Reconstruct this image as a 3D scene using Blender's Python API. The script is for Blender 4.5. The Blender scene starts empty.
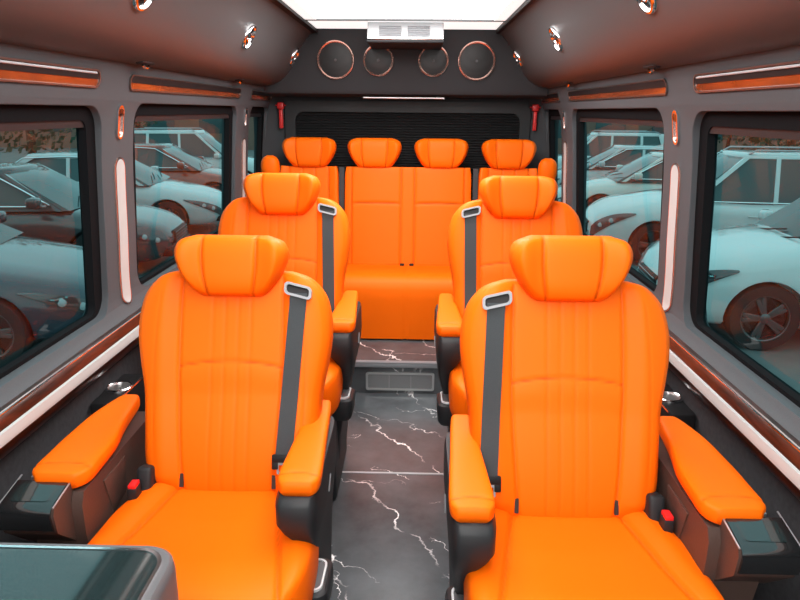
import bpy, bmesh, math, random
from mathutils import Vector, Matrix
random.seed(7)
SC = bpy.context.scene
COL = SC.collection
PI = math.pi

# ------------------------------------------------------------------ materials
MATS = {}
def _nodes(name):
    m = bpy.data.materials.new(name); m.use_nodes = True
    nt = m.node_tree
    b = nt.nodes.get('Principled BSDF')
    MATS[name] = m
    return m, nt, b
def plain(name, col, rough=.5, metal=0., spec=.5, coat=0., emis=0., ecol=None, noise=0., nscale=40., bump=0.):
    m, nt, b = _nodes(name)
    b.inputs['Base Color'].default_value = (*col, 1)
    b.inputs['Roughness'].default_value = rough
    b.inputs['Metallic'].default_value = metal
    b.inputs['Specular IOR Level'].default_value = spec
    b.inputs['Coat Weight'].default_value = coat
    b.inputs['Coat Roughness'].default_value = .05
    if emis:
        b.inputs['Emission Color'].default_value = (*(ecol or col), 1)
        b.inputs['Emission Strength'].default_value = emis
    if noise or bump:
        tc = nt.nodes.new('ShaderNodeTexCoord')
        n = nt.nodes.new('ShaderNodeTexNoise'); n.inputs['Scale'].default_value = nscale
        n.inputs['Detail'].default_value = 4
        nt.links.new(tc.outputs['Object'], n.inputs['Vector'])
        if noise:
            mx = nt.nodes.new('ShaderNodeMix'); mx.data_type = 'RGBA'
            mx.inputs['A'].default_value = (*[c*(1-noise) for c in col], 1)
            mx.inputs['B'].default_value = (*[min(1, c*(1+noise)) for c in col], 1)
            nt.links.new(n.outputs['Fac'], mx.inputs['Factor'])
            nt.links.new(mx.outputs['Result'], b.inputs['Base Color'])
        if bump:
            bp = nt.nodes.new('ShaderNodeBump'); bp.inputs['Strength'].default_value = bump
            bp.inputs['Distance'].default_value = .002
            nt.links.new(n.outputs['Fac'], bp.inputs['Height'])
            nt.links.new(bp.outputs['Normal'], b.inputs['Normal'])
    return m

def leather_mat():
    m, nt, b = _nodes('orange_leather')
    b.inputs['Roughness'].default_value = .5
    b.inputs['Specular IOR Level'].default_value = .14
    at = nt.nodes.new('ShaderNodeAttribute'); at.attribute_name = 'seam'
    mx = nt.nodes.new('ShaderNodeMix'); mx.data_type = 'RGBA'
    mx.inputs['A'].default_value = (.92, .138, .0015, 1)
    mx.inputs['B'].default_value = (.52, .064, .001, 1)
    nt.links.new(at.outputs['Fac'], mx.inputs['Factor'])
    nt.links.new(mx.outputs['Result'], b.inputs['Base Color'])
    tc = nt.nodes.new('ShaderNodeTexCoord')
    v = nt.nodes.new('ShaderNodeTexVoronoi'); v.inputs['Scale'].default_value = 420
    nt.links.new(tc.outputs['Object'], v.inputs['Vector'])
    bp = nt.nodes.new('ShaderNodeBump'); bp.inputs['Strength'].default_value = .06; bp.inputs['Distance'].default_value = .001
    nt.links.new(v.outputs['Distance'], bp.inputs['Height'])
    nt.links.new(bp.outputs['Normal'], b.inputs['Normal'])
    return m

def marble_mat():
    m, nt, b = _nodes('grey_marble')
    N = nt.nodes.new; L = nt.links.new
    tc = N('ShaderNodeTexCoord')
    big = N('ShaderNodeTexNoise'); big.inputs['Scale'].default_value = 2.6; big.inputs['Detail'].default_value = 7; big.inputs['Roughness'].default_value = .62
    L(tc.outputs['Object'], big.inputs['Vector'])
    ramp = N('ShaderNodeValToRGB')
    ramp.color_ramp.elements[0].position = .3; ramp.color_ramp.elements[0].color = (.045, .050, .055, 1)
    ramp.color_ramp.elements[1].position = .75; ramp.color_ramp.elements[1].color = (.118, .13, .14, 1)
    L(big.outputs['Fac'], ramp.inputs['Fac'])
    # veins: edges of stretched, distorted cells, broken up by a mask
    def veins(ang, period, off, thin, dist, mlo, mhi):
        mp = N('ShaderNodeMapping'); mp.vector_type = 'TEXTURE'; mp.inputs['Rotation'].default_value = (0, 0, ang); mp.inputs['Location'].default_value = off
        L(tc.outputs['Object'], mp.inputs['Vector'])
        ds = N('ShaderNodeTexNoise'); ds.inputs['Scale'].default_value = 3.2; ds.inputs['Detail'].default_value = 8; ds.inputs['Roughness'].default_value = .58
        L(mp.outputs['Vector'], ds.inputs['Vector'])
        sx = N('ShaderNodeSeparateXYZ'); L(mp.outputs['Vector'], sx.inputs[0])
        ad = N('ShaderNodeMath'); ad.operation = 'MULTIPLY_ADD'; ad.inputs[1].default_value = dist
        L(ds.outputs['Fac'], ad.inputs[0]); L(sx.outputs['X'], ad.inputs[2])
        pp = N('ShaderNodeMath'); pp.operation = 'PINGPONG'; pp.inputs[1].default_value = period/2
        L(ad.outputs[0], pp.inputs[0])
        mr = N('ShaderNodeMapRange'); mr.inputs['From Min'].default_value = thin*.25; mr.inputs['From Max'].default_value = thin
        mr.inputs['To Min'].default_value = 1; mr.inputs['To Max'].default_value = 0
        L(pp.outputs[0], mr.inputs['Value'])
        mk = N('ShaderNodeTexNoise'); mk.inputs['Scale'].default_value = 4.2; mk.inputs['Detail'].default_value = 4
        L(mp.outputs['Vector'], mk.inputs['Vector'])
        m2 = N('ShaderNodeMapRange'); m2.inputs['From Min'].default_value = mlo; m2.inputs['From Max'].default_value = mhi
        L(mk.outputs['Fac'], m2.inputs['Value'])
        mu = N('ShaderNodeMath'); mu.operation = 'MULTIPLY'
        L(mr.outputs['Result'], mu.inputs[0]); L(m2.outputs['Result'], mu.inputs[1])
        return mu
    a = veins(.62, .34, (.13, 0, 0), .0065, .42, .43, .60)
    c = veins(1.15, .52, (.31, .2, 0), .0042, .5, .47, .66)
    d = veins(.5, .41, (.02, .4, 0), .0035, .6, .5, .62)
    s0 = N('ShaderNodeMath'); s0.operation = 'ADD'
    L(a.outputs[0], s0.inputs[0]); L(d.outputs[0], s0.inputs[1]); a = s0
    sm = N('ShaderNodeMath'); sm.operation = 'ADD'; sm.use_clamp = True
    L(a.outputs[0], sm.inputs[0]); L(c.outputs[0], sm.inputs[1])
    mx = N('ShaderNodeMix'); mx.data_type = 'RGBA'
    mx.inputs['B'].default_value = (1, 1, 1, 1)
    L(ramp.outputs['Color'], mx.inputs['A']); L(sm.outputs[0], mx.inputs['Factor'])
    L(mx.outputs['Result'], b.inputs['Base Color'])
    b.inputs['Roughness'].default_value = .24
    return m

def wood_mat():
    m, nt, b = _nodes('burl_wood')
    N = nt.nodes.new; L = nt.links.new
    tc = N('ShaderNodeTexCoord')
    mp = N('ShaderNodeMapping'); mp.inputs['Scale'].default_value = (10, 2.2, 22)
    L(tc.outputs['Object'], mp.inputs['Vector'])
    n = N('ShaderNodeTexNoise'); n.inputs['Scale'].default_value = 2.2; n.inputs['Detail'].default_value = 6; n.inputs['Distortion'].default_value = 1.6
    L(mp.outputs['Vector'], n.inputs['Vector'])
    r = N('ShaderNodeValToRGB')
    r.color_ramp.elements[0].position = .38; r.color_ramp.elements[0].color = (.018, .006, .004, 1)
    r.color_ramp.elements[1].position = .68; r.color_ramp.elements[1].color = (.06, .014, .008, 1)
    L(n.outputs['Fac'], r.inputs['Fac']); L(r.outputs['Color'], b.inputs['Base Color'])
    b.inputs['Roughness'].default_value = .3; b.inputs['Specular IOR Level'].default_value = .35; b.inputs['Coat Weight'].default_value = .35; b.inputs['Coat Roughness'].default_value = .06
    return m

def glass_mat(name, tint, refl=1.0):
    m, nt, b = _nodes(name)
    nt.nodes.remove(b)
    out = nt.nodes['Material Output']
    t = nt.nodes.new('ShaderNodeBsdfTransparent'); t.inputs['Color'].default_value = (*tint, 1)
    g = nt.nodes.new('ShaderNodeBsdfGlossy'); g.inputs['Roughness'].default_value = .01
    f = nt.nodes.new('ShaderNodeLayerWeight'); f.inputs['Blend'].default_value = .5
    pw = nt.nodes.new('ShaderNodeMath'); pw.operation = 'POWER'; pw.inputs[1].default_value = 4.0
    nt.links.new(f.outputs['Facing'], pw.inputs[0]); f = pw
    mu = nt.nodes.new('ShaderNodeMath'); mu.operation = 'MULTIPLY_ADD'; mu.inputs[1].default_value = refl; mu.inputs[2].default_value = .015; mu.use_clamp = True
    mx = nt.nodes.new('ShaderNodeMixShader')
    nt.links.new(f.outputs[0], mu.inputs[0]); nt.links.new(mu.outputs[0], mx.inputs[0])
    nt.links.new(t.outputs[0], mx.inputs[1]); nt.links.new(g.outputs[0], mx.inputs[2])
    nt.links.new(mx.outputs[0], out.inputs['Surface'])
    return m

def grille_mat(name, col, scale, hole=.25):
    # perforated metal: dots pattern
    m, nt, b = _nodes(name)
    tc = nt.nodes.new('ShaderNodeTexCoord')
    v = nt.nodes.new('ShaderNodeTexVoronoi'); v.inputs['Scale'].default_value = scale; v.inputs['Randomness'].default_value = 0
    nt.links.new(tc.outputs['Object'], v.inputs['Vector'])
    r = nt.nodes.new('ShaderNodeValToRGB')
    r.color_ramp.elements[0].position = hole; r.color_ramp.elements[0].color = (*[c*.25 for c in col], 1)
    r.color_ramp.elements[1].position = hole+.12; r.color_ramp.elements[1].color = (*col, 1)
    nt.links.new(v.outputs['Distance'], r.inputs['Fac']); nt.links.new(r.outputs['Color'], b.inputs['Base Color'])
    b.inputs['Roughness'].default_value = .45; b.inputs['Metallic'].default_value = .3
    return m

ORANGE = leather_mat()
MARBLE = marble_mat()
WOOD = wood_mat()
WALL = plain('charcoal_trim', (.064, .073, .081), .6, spec=.22, noise=.12, nscale=300, bump=.15)
BIN = plain('dark_soft_leather', (.072, .073, .076), .42, spec=.4, noise=.1, nscale=260, bump=.1)
REARP = plain('dark_headliner', (.036, .038, .042), .65, spec=.25, bump=.1, nscale=300)
CARPET = plain('black_quilted_fabric', (.042, .042, .046), .85, spec=.2, noise=.4, nscale=60, bump=.6)
BLACK = plain('black_plastic', (.010, .010, .011), .5, spec=.2)
MATTEBLACK = plain('matte_black_rubber', (.009, .009, .010), .8, spec=.02)
SOFTBLACK = plain('soft_black_plastic', (.017, .018, .020), .5, spec=.3, bump=.1, nscale=400)
GREYPL = plain('grey_plastic', (.09, .092, .098), .45)
GLOSSBLACK = plain('gloss_black', (.01, .011, .012), .06, coat=1)
SCREEN = plain('dark_screen_glass', (.012, .022, .023), .05, coat=.7)
BROWN = plain('brown_leather_panel', (.07, .042, .034), .45, spec=.4, noise=.12, nscale=200, bump=.15)
GUIDE = plain('silver_plastic', (.21, .22, .235), .35, spec=.5)
BRIGHTGREY = plain('bright_silver_plastic', (.6, .62, .64), .35)
CHROME = plain('chrome', (.8, .8, .82), .12, metal=1)
SATIN = plain('satin_silver', (.36, .37, .39), .34, metal=.9)
ALU = plain('brushed_aluminium', (.5, .5, .5), .35, metal=.9)
ROSE = plain('rose_metal', (.75, .5, .43), .25, metal=.9)
WHITE = plain('white_plastic', (.42, .44, .46), .4)
LIGHTGREY = plain('light_grey_plastic', (.2, .21, .225), .5)
DARKRIM = plain('dark_metal_rim', (.2, .17, .16), .3, metal=.8)
INLAY = plain('red_brown_lacquer', (.22, .05, .018), .12, coat=.6, noise=.6, nscale=9)
STRIP = plain('light_strip_diffuser', (.36, .385, .385), .5, emis=.11, ecol=(1, .86, .8))
PANEL = plain('ceiling_light_diffuser', (.8, .8, .8), .35, emis=6.5, ecol=(1, .985, .96))
PANELDIM = plain('ceiling_diffuser_edge', (.8, .8, .8), .35, emis=.95, ecol=(1, .98, .95))
BELT = plain('grey_webbing', (.047, .053, .057), .75, spec=.2, noise=.25, nscale=500, bump=.2)
RED = plain('red_plastic', (.6, .02, .02), .35)
REDBUCKLE = plain('red_buckle_button', (.75, .02, .02), .3)
TAG = plain('black_tag', (.02, .012, .01), .6)
BLIND = plain('black_blind', (.012, .012, .013), .6, spec=.25)
SPKMESH = grille_mat('speaker_mesh', (.014, .014, .015), 220)
VENTMESH = grille_mat('vent_mesh', (.3, .31, .32), 190, .3)
PANE = glass_mat('teal_tinted_pane', (.34, .72, .75), .30)
TYRE = plain('tyre_rubber', (.015, .015, .016), .75)
RIM = plain('alloy_rim', (.16, .165, .17), .3, metal=.9)
CARGLASS = plain('car_glass', (.05, .09, .095), .05, spec=.4)
LAMP = plain('headlamp_glass', (.35, .37, .38), .06, coat=1)
DKLAMP = plain('headlamp_dark', (.05, .05, .055), .08, coat=1)
ASPHALT = plain('asphalt', (.16, .16, .16), .85, noise=.3, nscale=3)
LEAF = plain('tree_leaves', (.025, .06, .03), .6, noise=.5, nscale=2)
BARK = plain('tree_bark', (.06, .045, .03), .8)
RENDERW = plain('brown_facade', (.24, .13, .1), .8, noise=.15, nscale=2)
ROOFM = plain('grey_roof', (.12, .12, .13), .7)
def paint(name, col): return plain(name, col, .25, spec=.5, coat=1)
P_WHITE = paint('white_paint', (.66, .68, .68)); P_SILVER = paint('silver_paint', (.5, .52, .53))
P_BLUE = paint('dark_blue_paint', (.015, .035, .055)); P_DARK = paint('graphite_paint', (.04, .045, .05))
P_PEARL = paint('pearl_paint', (.66, .64, .6)); P_RED = paint('red_paint', (.35, .05, .03))

# ------------------------------------------------------------------ helpers
def tag(o, label=None, cat=None, group=None, kind=None):
    if label: o['label'] = label
    if cat: o['category'] = cat
    if group: o['group'] = group
    if kind: o['kind'] = kind
    return o
def obj(name, bm, mat, parent=None, smooth=True, angle=40):
    me = bpy.data.meshes.new(name)
    bmesh.ops.recalc_face_normals(bm, faces=bm.faces)
    if smooth:
        a = math.radians(angle)
        for f in bm.faces: f.smooth = True
        for e in bm.edges:
            if len(e.link_faces) == 2 and e.calc_face_angle(0) > a: e.smooth = False
    bm.to_mesh(me); bm.free()
    for m in (mat if isinstance(mat, (list, tuple)) else [mat]): me.materials.append(m)
    o = bpy.data.objects.new(name, me); COL.objects.link(o)
    if parent: o.parent = parent
    return o
def thing(name, label, cat, loc=(0, 0, 0), group=None):
    o = bpy.data.objects.new(name, None); COL.objects.link(o)
    o.location = loc; o.empty_display_size = .1
    return tag(o, label, cat, group)
def struct(name, bm, mat, smooth=True, parent=None, angle=40):
    o = obj(name, bm, mat, parent, smooth, angle)
    if not parent: o['kind'] = 'structure'
    return o
def box(bm, x0, x1, y0, y1, z0, z1, bev=0., seg=3, mi=0, mat=None):
    r = bmesh.ops.create_cube(bm, size=1)
    vs = r['verts']
    for v in vs:
        v.co = Vector(((x0+x1)/2 + v.co.x*(x1-x0), (y0+y1)/2 + v.co.y*(y1-y0), (z0+z1)/2 + v.co.z*(z1-z0)))
    es = list({e for v in vs for e in v.link_edges})
    fs = list({f for v in vs for f in v.link_faces})
    for f in fs: f.material_index = mi
    if bev:
        r = bmesh.ops.bevel(bm, geom=es, offset=bev, segments=seg, profile=.5, affect='EDGES', clamp_overlap=True)
        vs = list({v for f in r['faces'] for v in f.verts} | {v for v in vs if v.is_valid})
        for f in r['faces']: f.material_index = mi
    if mat is not None:
        for v in {v for v in vs if v.is_valid}: v.co = mat @ v.co
    return vs
def loft(bm, secs, closed=True, caps=True, mi=0):
    rows = [[bm.verts.new(p) for p in s] for s in secs]
    n = len(secs[0])
    for a, b in zip(rows, rows[1:]):
        for i in range(n if closed else n-1):
            j = (i+1) % n
            f = bm.faces.new((a[i], a[j], b[j], b[i])); f.material_index = mi
    if caps and closed:
        for r in (rows[0][::-1], rows[-1]):
            f = bm.faces.new(r); f.material_index = mi
    return rows
def rrect(hw, hh, r, n=6):
    pts = []
    r = min(r, hw, hh)
    for cx, cy, a0 in ((hw-r, hh-r, 0), (-hw+r, hh-r, 90), (-hw+r, -hh+r, 180), (hw-r, -hh+r, 270)):
        for k in range(n+1):
            a = math.radians(a0 + 90*k/n)
            pts.append((cx + r*math.cos(a), cy + r*math.sin(a)))
    return pts
def super_rect(hw, hh, p=5, n=32):
    out = []
    for k in range(n):
        a = 2*PI*k/n
        c, s = math.cos(a), math.sin(a)
        out.append((hw*math.copysign(abs(c)**(2/p), c), hh*math.copysign(abs(s)**(2/p), s)))
    return out
def ring(bm, outer, inner, fn, d, mi=0):
    """frame between two outlines of equal count; fn(p, depth) -> point"""
    return loft(bm, [[fn(p, 0) for p in outer], [fn(p, d) for p in outer], [fn(p, d) for p in inner], [fn(p, 0) for p in inner], [fn(p, 0) for p in outer]], True, False, mi)
def plate(bm, outl, fn, d0, d1, mi=0):
    loft(bm, [[fn(p, d0) for p in outl], [fn(p, d1) for p in outl]], True, True, mi)
def tube(bm, pts, r, n=10, mi=0):
    pts = [Vector(p) for p in pts]; secs = []
    up = Vector((0, 0, 1))
    for i, p in enumerate(pts):
        t = (pts[min(i+1, len(pts)-1)] - pts[max(i-1, 0)]).normalized()
        a = t.cross(up)
        if a.length < .05: a = t.cross(Vector((1, 0, 0)))
        a.normalize(); b = t.cross(a)
        rr = r[i] if isinstance(r, (list, tuple)) else r
        secs.append([p + a*rr*math.cos(2*PI*k/n) + b*rr*math.sin(2*PI*k/n) for k in range(n)])
    loft(bm, secs, True, True, mi)
def lathe(bm, prof, M=None, n=32, mi=0):
    """prof: list of (r, h); axis = local z"""
    secs = []
    for r, h in prof:
        secs.append([Vector((max(r, 1e-4)*math.cos(2*PI*k/n), max(r, 1e-4)*math.sin(2*PI*k/n), h)) for k in range(n)])
    if M is not None: secs = [[M @ p for p in s] for s in secs]
    loft(bm, secs, True, True, mi)
def interp(tab, x):
    if x <= tab[0][0]: return tab[0][1]
    for (a, va), (b, vb) in zip(tab, tab[1:]):
        if x <= b:
            t = (x-a)/(b-a); return va + (vb-va)*t
    return tab[-1][1]
def smooth_tab(tab):
    xs = [t[0] for t in tab]; ys = [t[1] for t in tab]; n = len(xs)
    ms = []
    for i in range(n):
        if i == 0: ms.append((ys[1]-ys[0])/(xs[1]-xs[0]))
        elif i == n-1: ms.append((ys[-1]-ys[-2])/(xs[-1]-xs[-2]))
        else: ms.append((ys[i+1]-ys[i-1])/(xs[i+1]-xs[i-1]))
    def f(x):
        if x <= xs[0]: return ys[0]
        if x >= xs[-1]: return ys[-1]
        for i in range(n-1):
            if x <= xs[i+1]:
                h = xs[i+1]-xs[i]; t = (x-xs[i])/h
                return (ys[i]*(2*t**3-3*t**2+1) + h*ms[i]*(t**3-2*t**2+t) + ys[i+1]*(-2*t**3+3*t**2) + h*ms[i+1]*(t**3-t**2))
    return f
def sstep(a, b, x):
    t = max(0., min(1., (x-a)/(b-a))); return t*t*(3-2*t)

def pillow(bm, hw, L, Tf, Tb, fn, mid=lambda u: 0., relief=None, seam=None, ns=60, nu=50, pn=4., pu=6., warp=None):
    """Closed stuffed pad. s in -1..1 across, u in 0..1 along length L.
    fn(x, h, t): local -> point (t>0 to the face side). relief(x, h): extra height of the face. seam(x, h): 0..1 stitch line mask."""
    lay = bm.verts.layers.float.get('seam') or bm.verts.layers.float.new('seam')
    def cs(k, n): # denser at the ends
        a = -1 + 2*k/n
        return math.sin(a*PI/2)*.55 + a*.45
    front, back = [], []
    for j in range(nu+1):
        w = cs(j, nu); u = (w+1)/2
        fu = max(0., 1-abs(w)**pu)**(1/pu)
        rf, rb = [], []
        for i in range(ns+1):
            s = cs(i, ns)
            fs = max(0., 1-abs(s)**pn)**(1/pn)
            x = mid(u) + s*hw(u); h = u*L
            t = fs*fu
            edge = (i in (0, ns)) or (j in (0, nu))
            r = relief(x-mid(u), u, s) if relief else 0.
            v = bm.verts.new(fn(x, h, Tf*t + r*min(1, t*1.5)))
            v[lay] = seam(x-mid(u), u, s) if seam else 0.
            rf.append(v)
            rb.append(v if edge else bm.verts.new(fn(x, h, -Tb*t)))
        front.append(rf); back.append(rb)
    for j in range(nu):
        for i in range(ns):
            bm.faces.new((front[j][i], front[j][i+1], front[j+1][i+1], front[j+1][i]))
            q = (back[j][i], back[j+1][i], back[j+1][i+1], back[j][i+1])
            if len(set(q)) >= 3 and not all(a in front[j] + front[j+1] for a in q):
                bm.faces.new(q)
def g(d, w): return math.exp(-(d/w)**2)

# ------------------------------------------------------------------ van shell
Y0, Y1 = -.75, 4.42
wall_prof = smooth_tab([(.80, .900), (.828, .928), (.875, .945), (1.1, .932), (1.346, .915), (1.5, .893), (1.59, .872), (1.66, .858)])
def Xw(z): return wall_prof(z)
ZS = [.806, .825, .85, .875, .92, .98, 1.05, 1.12, 1.2, 1.28, 1.346, 1.42, 1.48, 1.53, 1.57, 1.61, 1.65]
WINS = [(.50, 2.04, .846, 1.507, .075), (2.275, 3.60, .858, 1.518, .07), (3.885, 4.345, .88, 1.518, .06)]  # y0,y1,z0,z1,r

def apply_bool(o, cutters):
    for c in cutters:
        m = o.modifiers.new('b', 'BOOLEAN'); m.operation = 'DIFFERENCE'; m.object = c; m.solver = 'EXACT'
    dg = bpy.context.evaluated_depsgraph_get()
    me = bpy.data.meshes.new_from_object(o.evaluated_get(dg))
    o.modifiers.clear(); old = o.data; o.data = me
    bpy.data.meshes.remove(old)
    for c in cutters:
        d = c.data; bpy.data.objects.remove(c); bpy.data.meshes.remove(d)

def make_wall(sg, name):
    bm = bmesh.new()
    ins = [(sg*Xw(z), z) for z in ZS]; out = [(sg*(Xw(z)+.075), z) for z in ZS[::-1]]
    poly = ins+out
    loft(bm, [[(x, y, z) for x, z in poly] for y in (Y0, Y1)])
    w = struct(name, bm, WALL)
    cut = []
    for y0, y1, z0, z1, r in WINS:
        bm = bmesh.new()
        pts = rrect((y1-y0)/2, (z1-z0)/2, r, 8)
        # opening splays a little towards the cabin
        def f(p, d, k): return (sg*d, (y0+y1)/2 + p[0]*k, (z0+z1)/2 + p[1]*k)
        loft(bm, [[f(p, .6, 1.0) for p in pts], [f(p, 1.3, 1.0) for p in pts]])
        bmesh.ops.recalc_face_normals(bm, faces=bm.faces)
        cut.append(obj('cut', bm, WALL, None, False))
    apply_bool(w, cut)
    # soften the edges of the openings
    bm = bmesh.new(); bm.from_mesh(w.data)
    bmesh.ops.dissolve_degenerate(bm, dist=1e-5, edges=bm.edges)
    es = []
    for e in bm.edges:
        if len(e.link_faces) == 2 and e.calc_face_angle(0) > math.radians(50):
            c = (e.verts[0].co+e.verts[1].co)/2
            if abs(c.x) < Xw(c.z)+.01 and .87 < c.z < 1.53 and Y0+.1 < c.y < Y1-.05: es.append(e)
    try:
        bmesh.ops.bevel(bm, geom=es, offset=.014, segments=3, profile=.5, affect='EDGES', clamp_overlap=True)
    except Exception: pass
    for f in bm.faces: f.smooth = True
    for e in bm.edges:
        if len(e.link_faces) == 2 and e.calc_face_angle(0) > math.radians(35): e.smooth = False
    bm.to_mesh(w.data); bm.free()
    return w
make_wall(-1, 'wall_left'); make_wall(1, 'wall_right')

nwin = 0
for sg in (-1, 1):
    for y0, y1, z0, z1, r in WINS:
        nwin += 1
        yc, zc, hw, hh = (y0+y1)/2, (z0+z1)/2, (y1-y0)/2, (z1-z0)/2
        def fn(p, d): return (sg*(Xw(max(zc+p[1], .875))+.022+d), yc+p[0], zc+p[1])
        bm = bmesh.new()
        o_ = rrect(hw+.004, hh+.004, r, 8)
        wy, wz = (.055, .042) if y1 < 4 else (.05, .04)
        wb = .012
        i_ = [(p[0]*(hw-wy)/hw, p[1]*(hh-(wz+wb)/2)/hh + (wb-wz)/2) for p in rrect(hw, hh, r*.5, 8)]
        ring(bm, o_, i_, fn, .03)
        # slim grey header rail across the top of the pane
        fr = struct('window_%d' % nwin, bm, MATTEBLACK)
        fr['label'] = 'black framed tinted side window'
        bm = bmesh.new()
        ht = hh-wz
        vs = [fn(p, d) for p in ((-hw+wy, ht-.022), (hw-wy, ht-.022), (hw-wy, ht), (-hw+wy, ht)) for d in (0,)]
        loft(bm, [[fn(p, .004) for p in ((-hw+wy, ht-.02), (hw-wy, ht-.02), (hw-wy, ht), (-hw+wy, ht))],
                  [fn(p, .02) for p in ((-hw+wy, ht-.02), (hw-wy, ht-.02), (hw-wy, ht), (-hw+wy, ht))]])
        obj('header_rail', bm, SOFTBLACK, fr)
        bm = bmesh.new()
        n = 10
        rows = []
        for k in range(n+1):
            zz = -hh+wb-.005 + (2*hh-wz-wb+.01)*k/n
            rows.append([bm.verts.new(fn((yy, zz), .022)) for yy in (-hw+wy-.005, hw-wy+.005)])
        for a, b in zip(rows, rows[1:]): bm.faces.new((a[0], a[1], b[1], b[0]))
        obj('pane', bm, PANE, fr)

# lower side panels (quilted fabric) and belt-line wood trim
for sg, side in ((-1, 'left'), (1, 'right')):
    bm = bmesh.new()
    box(bm, sg*.935, sg*.985, Y0, Y1, 0, .735)
    # quilt ridges
    struct('baseboard_'+side, bm, CARPET)
ntrim = 0
def trim(bm, mat, label=None, smooth=True):
    global ntrim
    ntrim += 1
    o = struct('trim_%d' % ntrim, bm, mat, smooth)
    if label: o['label'] = label
    return o
for sg in (-1, 1):
    # wood band that carries the white strip
    bm = bmesh.new()
    prof = [(.985, .70), (.905, .70), (.892, .715), (.883, .73), (.880, .75), (.882, .785), (.888, .803), (.90, .814), (.985, .814)]
    loft(bm, [[(sg*x, y, z) for x, z in prof] for y in (Y0, Y1)])
    trim(bm, WOOD, 'dark burl wood band below the side windows')
    bm = bmesh.new()
    tube(bm, [(sg*.895, Y0, .8105), (sg*.895, Y1, .8105)], .003, 8)
    trim(bm, CHROME, 'thin chrome line above the wood band')
    t = thing('light_strip', 'long white light strip along the wood band under the %s windows' % ('left' if sg < 0 else 'right'), 'light', (sg*.88, 1.8, .765), 'long light strips under the windows')
    bm = bmesh.new()
    loft(bm, [[(sg*x - sg*.88, y-1.8, z-.765) for x, z in ((.884, .749), (.8745, .751), (.8725, .765), (.875, .780), (.886, .783))] for y in (Y0+.02, Y1-.1)])
    obj('diffuser', bm, STRIP, t)

# wood inlays above the windows
for sg in (-1, 1):
    for y0, y1 in ((.30, 1.995), (2.205, 3.60), (3.83, 4.36)):
        yc, hl = (y0+y1)/2, (y1-y0)/2
        zc = 1.583
        def fn(p, d): return (sg*(Xw(zc+p[1])-d), yc+p[0], zc+p[1])
        bm = bmesh.new()
        o_ = rrect(hl, .026, .024, 8); i_ = rrect(hl-.005, .021, .020, 8)
        plate(bm, i_, fn, -.002, .002, 0)
        ring(bm, o_, i_, fn, .006, 1)
        # dark upper half of the slot with a bright line
        box(bm, 0, 1, 0, 1, 0, 1)
        vs = bm.verts[-8:] if False else None
        bm.free(); bm = bmesh.new()
        plate(bm, i_, fn, -.002, .002, 0)
        ring(bm, o_, i_, fn, .006, 1)
        up = [(a, b) for a, b in ((-hl+.010, -.001), (hl-.010, -.001), (hl-.013, .021), (-hl+.013, .021))]
        plate(bm, up, fn, -.001, .004, 2)
        trim(bm, [INLAY, DARKRIM, BLACK], 'glossy wood inlay in a rounded slot above a side window')
        if y0 < 1:
            bm = bmesh.new()
            tube(bm, [fn((-hl+.02, .016), .006), fn((hl-.03, .016), .006)], .0035, 8)
            trim(bm, WHITE, 'bright metal line in the wood inlay')

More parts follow.
